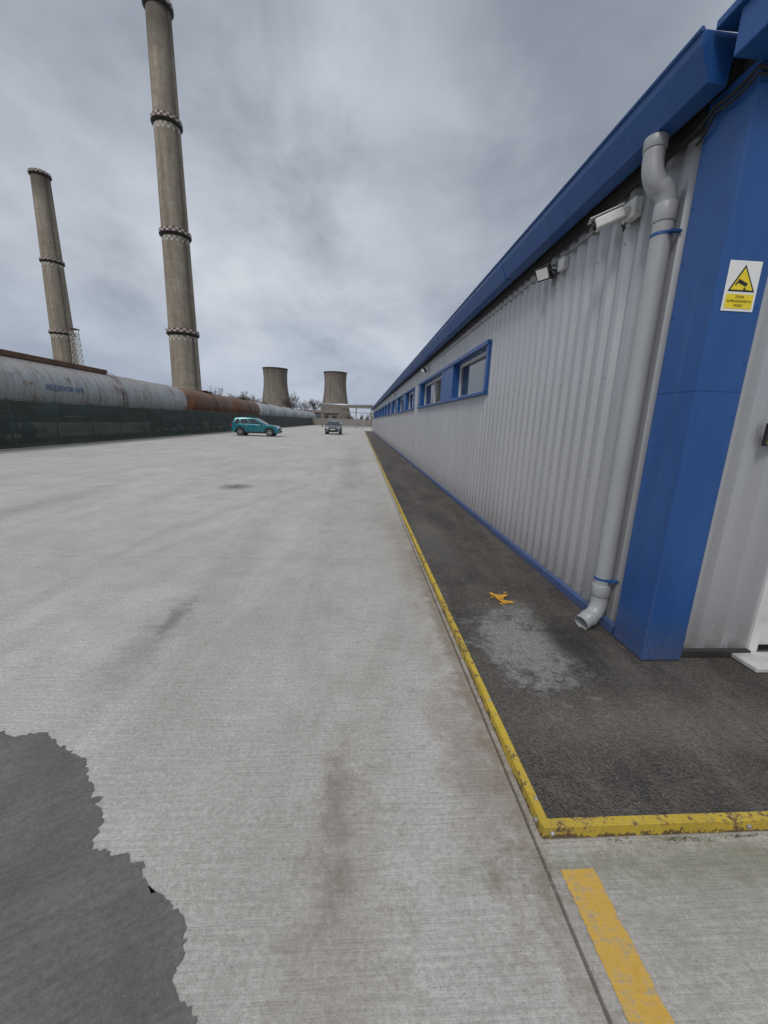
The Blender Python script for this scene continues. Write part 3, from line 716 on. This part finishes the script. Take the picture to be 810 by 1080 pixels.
# ================================================================ CARS
def car(name,loc,rz,color,metal=.4,H=1.60):
    E=empty(name,loc,rz); paint=pm(name+'_paint_%d'%int(color[2]*1000),color,.28,metal,.05,3,.12)
    b=paint.node_tree.nodes['Principled BSDF']; b.inputs['Coat Weight'].default_value=.6; b.inputs['Coat Roughness'].default_value=.08
    trim=pm('car_black_trim',(.02,.02,.022),.6); gl=pm('car_glass',(.015,.02,.024),.05,0,.1,1,spec=1.); chrome=pm('car_alloy',(.45,.46,.47),.3,.9,.1)
    wr=.34; wx=(-1.28,1.27); ar=.395
    P=[(-2.04,.36),(-2.10,.52),(-2.10,.72),(-2.05,.98),(-1.99,1.06),(-.6,1.045),(.78,1.02),(1.35,.98),(1.78,.90),(1.98,.80),(2.07,.66),(2.09,.45),(2.03,.27)]
    bot=[]
    for cx in wx[::-1]:
        bot.append((cx+ar,.26))
        for k in range(0,11):
            a=math.pi*k/10; bot.append((cx+ar*math.cos(a),.34+ar*math.sin(a)))
        bot.append((cx-ar,.26))
    P=P+bot; n=len(P); vs=[]
    for li,yy in enumerate((-.89,-.55,.55,.89)):
        for x,z in P:
            y2=yy; x2=x
            if li in(0,3):
                if abs(x)>1.9: y2=yy*.90; x2=x*.965
                if z>.95: y2*=.955
                elif z<.33: y2*=.985
            vs.append((x2,y2,z))
    fs=[tuple(range(n)),tuple(range(3*n,4*n))[::-1]]
    for l in range(3):
        for i in range(n): j=(i+1)%n; fs.append((l*n+i,(l+1)*n+i,(l+1)*n+j,l*n+j))
    o=fixn(mesh('body',vs,fs,paint,E)); bev(o,.035,2,28); o.data.polygons.foreach_set('use_smooth',[True]*len(o.data.polygons))
    zb,zt=1.03,H-.05; bx=(-2.0,.92); tx=(-1.72,-.02); wb,wt=.835,.66
    gv=[(bx[0],-wb,zb),(bx[1],-wb+.03,zb-.02),(bx[1],wb-.03,zb-.02),(bx[0],wb,zb),(tx[0],-wt,zt),(tx[1],-wt,zt),(tx[1],wt,zt),(tx[0],wt,zt)]
    mid=(tx[0]+tx[1])/2
    gv+=[(mid,-wt,zt+.045),(mid,wt,zt+.045)]
    gf=[(0,1,2,3),(0,4,8,5,1),(3,2,6,9,7),(1,5,6,2),(0,3,7,4),(4,7,9,8),(8,9,6,5)]
    o=fixn(mesh('cabin',gv,gf,paint,E)); bev(o,.05,3,20); o.data.polygons.foreach_set('use_smooth',[True]*len(o.data.polygons))
    def side(u,v,s):
        x=(bx[0]+(bx[1]-bx[0])*u)*(1-v)+(tx[0]+(tx[1]-tx[0])*u)*v; y=(wb+(wt-wb)*v+.008)*s; return (x,y,zb+(zt-zb)*v)
    for s in (-1,1):
        for nm,u0,u1,t0,t1 in (('rear_quarter_glass',.08,.24,.10,.24),('rear_door_glass',.27,.56,.27,.56),('front_door_glass',.585,.90,.585,.93)):
            q=[side(u0,.10,s),side(u1,.10,s),side(t1,.86,s),side(t0,.86,s)]; fixn(mesh(nm,q,[(0,1,2,3) if s<0 else (3,2,1,0)],gl,E))
    def fr(a,v,front=True):
        X0,X1=(bx[1],tx[1]) if front else (bx[0],tx[0]); return (X0+(X1-X0)*v+(.012 if front else -.012),a*(wb+(wt-wb)*v)*.9,zb+(zt-zb)*v+.008)
    mesh('windscreen',[fr(-1,.07),fr(1,.07),fr(1,.9),fr(-1,.9)],[(0,1,2,3)],gl,E); mesh('rear_window',[fr(-1,.2,0),fr(-1,.88,0),fr(1,.88,0),fr(1,.2,0)],[(0,1,2,3)],gl,E)
    for cx in wx:
        for s in (-1,1):
            w=lathe('tyre',[(.2,-.1),(.30,-.11),(.335,-.085),(wr,-.05),(wr,.05),(.335,.085),(.30,.11),(.2,.1)],trim,E,28,True,'Y'); w.location=(cx,s*.78,wr)
            A=Acc(); yf=s*.112
            for k in range(5):
                a=2*math.pi*k/5+.3; c,sn=math.cos(a),math.sin(a); px,pz=-sn*.035,c*.035
                y0_,y1_=min(yf,yf+s*.012),max(yf,yf+s*.012)
                pts=[(c*.03+px,sn*.03+pz),(c*.03-px,sn*.03-pz),(c*.2-px*.8,sn*.2-pz*.8),(c*.2+px*.8,sn*.2+pz*.8)]
                A.add([(q[0],y0_,q[1]) for q in pts]+[(q[0],y1_,q[1]) for q in pts],BF)
            A.tube([(0,yf,0),(0,yf+s*.016,0)],.05,10)
            r=A.obj('alloy_spokes',[chrome],E); r.location=(cx,s*.78,wr)
            rr=lathe('rim_ring',[(.195,-.006),(.225,-.006),(.225,.006),(.195,.006),(.195,-.006)],chrome,E,28,False,'Y',False); rr.location=(cx,s*(.78+.118),wr)
            v=[];f=[]
            for k in range(13):
                a=math.pi*k/12
                for R_ in (ar-.012,ar+.045): v.append((cx+R_*math.cos(a),s*.897,.34+R_*math.sin(a)))
            for k in range(12): f.append((2*k,2*k+1,2*k+3,2*k+2))
            o=fixn(mesh('arch_trim',v,f,trim,E)); md=o.modifiers.new('s','SOLIDIFY'); md.thickness=.02; md.offset=0
        box('arch_void',(cx-.37,-.62,.3),(cx+.37,.62,.68),trim,E)
    for s in (-1,1):
        y0_,y1_=sorted((s*.872,s*.904)); box('sill_cladding',(-.86,y0_,.25),(.85,y1_,.40),trim,E,.01)
        y0_,y1_=sorted((s*.80,s*.98)); box('door_mirror',(.50,y0_,1.06),(.66,y1_,1.19),paint,E,.03)
        for xx in (-.86,-.02,.86):
            y0_,y1_=sorted((s*.886,s*.8925)); box('door_gap',(xx-.006,y0_,.42),(xx+.006,y1_,.94),trim,E)
        for xx in (-.70,.16):
            y0_,y1_=sorted((s*.885,s*.915)); box('door_handle',(xx-.08,y0_,.87),(xx+.08,y1_,.895),chrome,E,.005)
        tube('roof_rail',[(-1.6,s*.60,zt+.03),(-1.5,s*.60,zt+.085),(-.9,s*.60,zt+.10),(-.3,s*.60,zt+.075),(-.2,s*.60,zt+.02)],.016,trim,E,6)
        y0_,y1_=sorted((s*.50,s*.80)); box('headlight',(1.90,y0_,.66),(2.035,y1_,.80),pm('headlight_lens',(.65,.68,.7),.1,.3,.05,spec=1.),E,.02)
        y0_,y1_=sorted((s*.58,s*.81)); box('tail_light',(-2.08,y0_,.78),(-1.99,y1_,.98),pm('tail_lens',(.30,.01,.01),.2),E,.015)
        y0_,y1_=sorted((s*.55,s*.74)); box('fog_light',(2.02,y0_,.40),(2.075,y1_,.48),chrome,E,.01)
    box('grille',(2.0,-.46,.62),(2.075,.46,.78),trim,E,.01); box('grille_bar',(2.07,-.40,.70),(2.083,.40,.725),chrome,E)
    box('lower_intake',(2.02,-.52,.34),(2.10,.52,.52),trim,E,.02); box('number_plate',(2.10,-.26,.53),(2.108,.26,.635),pm('plate_white',(.7,.7,.7),.4),E)
    box('rear_plate',(-2.118,-.26,.70),(-2.108,.26,.80),pm('plate_white',(.7,.7,.7),.4),E); box('rear_bumper',(-2.13,-.78,.36),(-2.02,.78,.52),trim,E,.03)
car('parked_suv',(-9.25,36.6,0),0,(.006,.17,.21),.35)
car('parked_suv',(-3.1,47.5,0),math.radians(-90),(.10,.105,.11),.5,H=1.52)

# ================================================================ GRAVEL, WEEDS
def gravel():
    A=Acc(); rnd=random.Random(3)
    def peb(x,y,z,s):
        v=[(s*rnd.uniform(.6,1),0,0),(-s*rnd.uniform(.6,1),0,0),(0,s*rnd.uniform(.5,1),0),(0,-s*rnd.uniform(.5,1),0),(0,0,s*rnd.uniform(.4,.8)),(0,0,-s*.3)]
        a=rnd.uniform(0,6.28); v=[(x+p*math.cos(a)-q*math.sin(a),y+p*math.sin(a)+q*math.cos(a),z+r+s*.15) for p,q,r in v]
        A.add(v,[(0,2,4),(2,1,4),(1,3,4),(3,0,4),(2,0,5),(1,2,5),(3,1,5),(0,3,5)],rnd.randint(0,1))
    for _ in range(900): peb(.74-abs(rnd.gauss(0,.05)),1.0+rnd.random()**1.8*9,0,rnd.uniform(.0012,.005))
    for _ in range(600): peb(rnd.uniform(.92,2.2),1.17-abs(rnd.gauss(0,.08)),0,rnd.uniform(.0012,.0045))
    for _ in range(500): peb(rnd.uniform(-1.6,.7),rnd.uniform(.6,3.5),0,rnd.uniform(.0008,.0026))
    for _ in range(160): peb(rnd.gauss(-.62,.16),rnd.gauss(1.10,.12),.003,rnd.uniform(.0008,.0028))
    for _ in range(700): peb(rnd.uniform(.80,2.0),1.25+rnd.random()**1.5*4,.05,rnd.uniform(.001,.004))
    for _ in range(260): peb(rnd.uniform(1.84,1.97),2.3+rnd.random()*5,.05,rnd.uniform(.0015,.005))
    A.obj('gravel',[pm('pebble_grey',(.22,.21,.19),.9),pm('pebble_tan',(.33,.29,.23),.9)])
gravel()
def weeds():
    A=Acc(); rnd=random.Random(9)
    for cx,cy,z,n in [(1.28,1.17,.0,40),(1.36,1.168,0,30),(1.58,1.17,0,40),(1.05,1.172,0,16),(.744,1.75,0,12),(1.97,2.27,.05,12),(.744,4.2,0,16)]:
        for _ in range(n):
            x=cx+rnd.gauss(0,.04); y=cy-abs(rnd.gauss(0,.008)); h=rnd.uniform(.006,.018); a=rnd.uniform(0,6.28); w=.0022
            A.add([(x-w*math.cos(a),y-w*math.sin(a),z),(x+w*math.cos(a),y+w*math.sin(a),z),(x+rnd.gauss(0,.008),y-rnd.random()*.01,z+h)],[(0,1,2)])
    A.obj('weeds',[pm('weed_green',(.09,.13,.03),.8)])
weeds()

# ================================================================ CAMERA
cam=D.cameras.new('camera'); co=D.objects.new('camera',cam); COL.objects.link(co); SC.camera=co
psi=math.radians(3.82); th=math.radians(12.98)
fw=Vector((math.sin(psi)*math.cos(th),math.cos(psi)*math.cos(th),-math.sin(th))); r=Vector((math.cos(psi),-math.sin(psi),0)); d=Vector((-math.sin(psi)*math.sin(th),-math.cos(psi)*math.sin(th),-math.cos(th)))
cr_,sr_=.99944,.0335
ex=r*cr_-d*sr_; ey=r*sr_+d*cr_
Mx=Matrix((ex,-ey,-fw)).transposed().to_4x4(); Mx.translation=Vector((0,0,1.6)); co.matrix_world=Mx
cam.sensor_fit='VERTICAL'; cam.sensor_height=36; cam.lens=412/1080*36; cam.clip_start=.02; cam.clip_end=9000
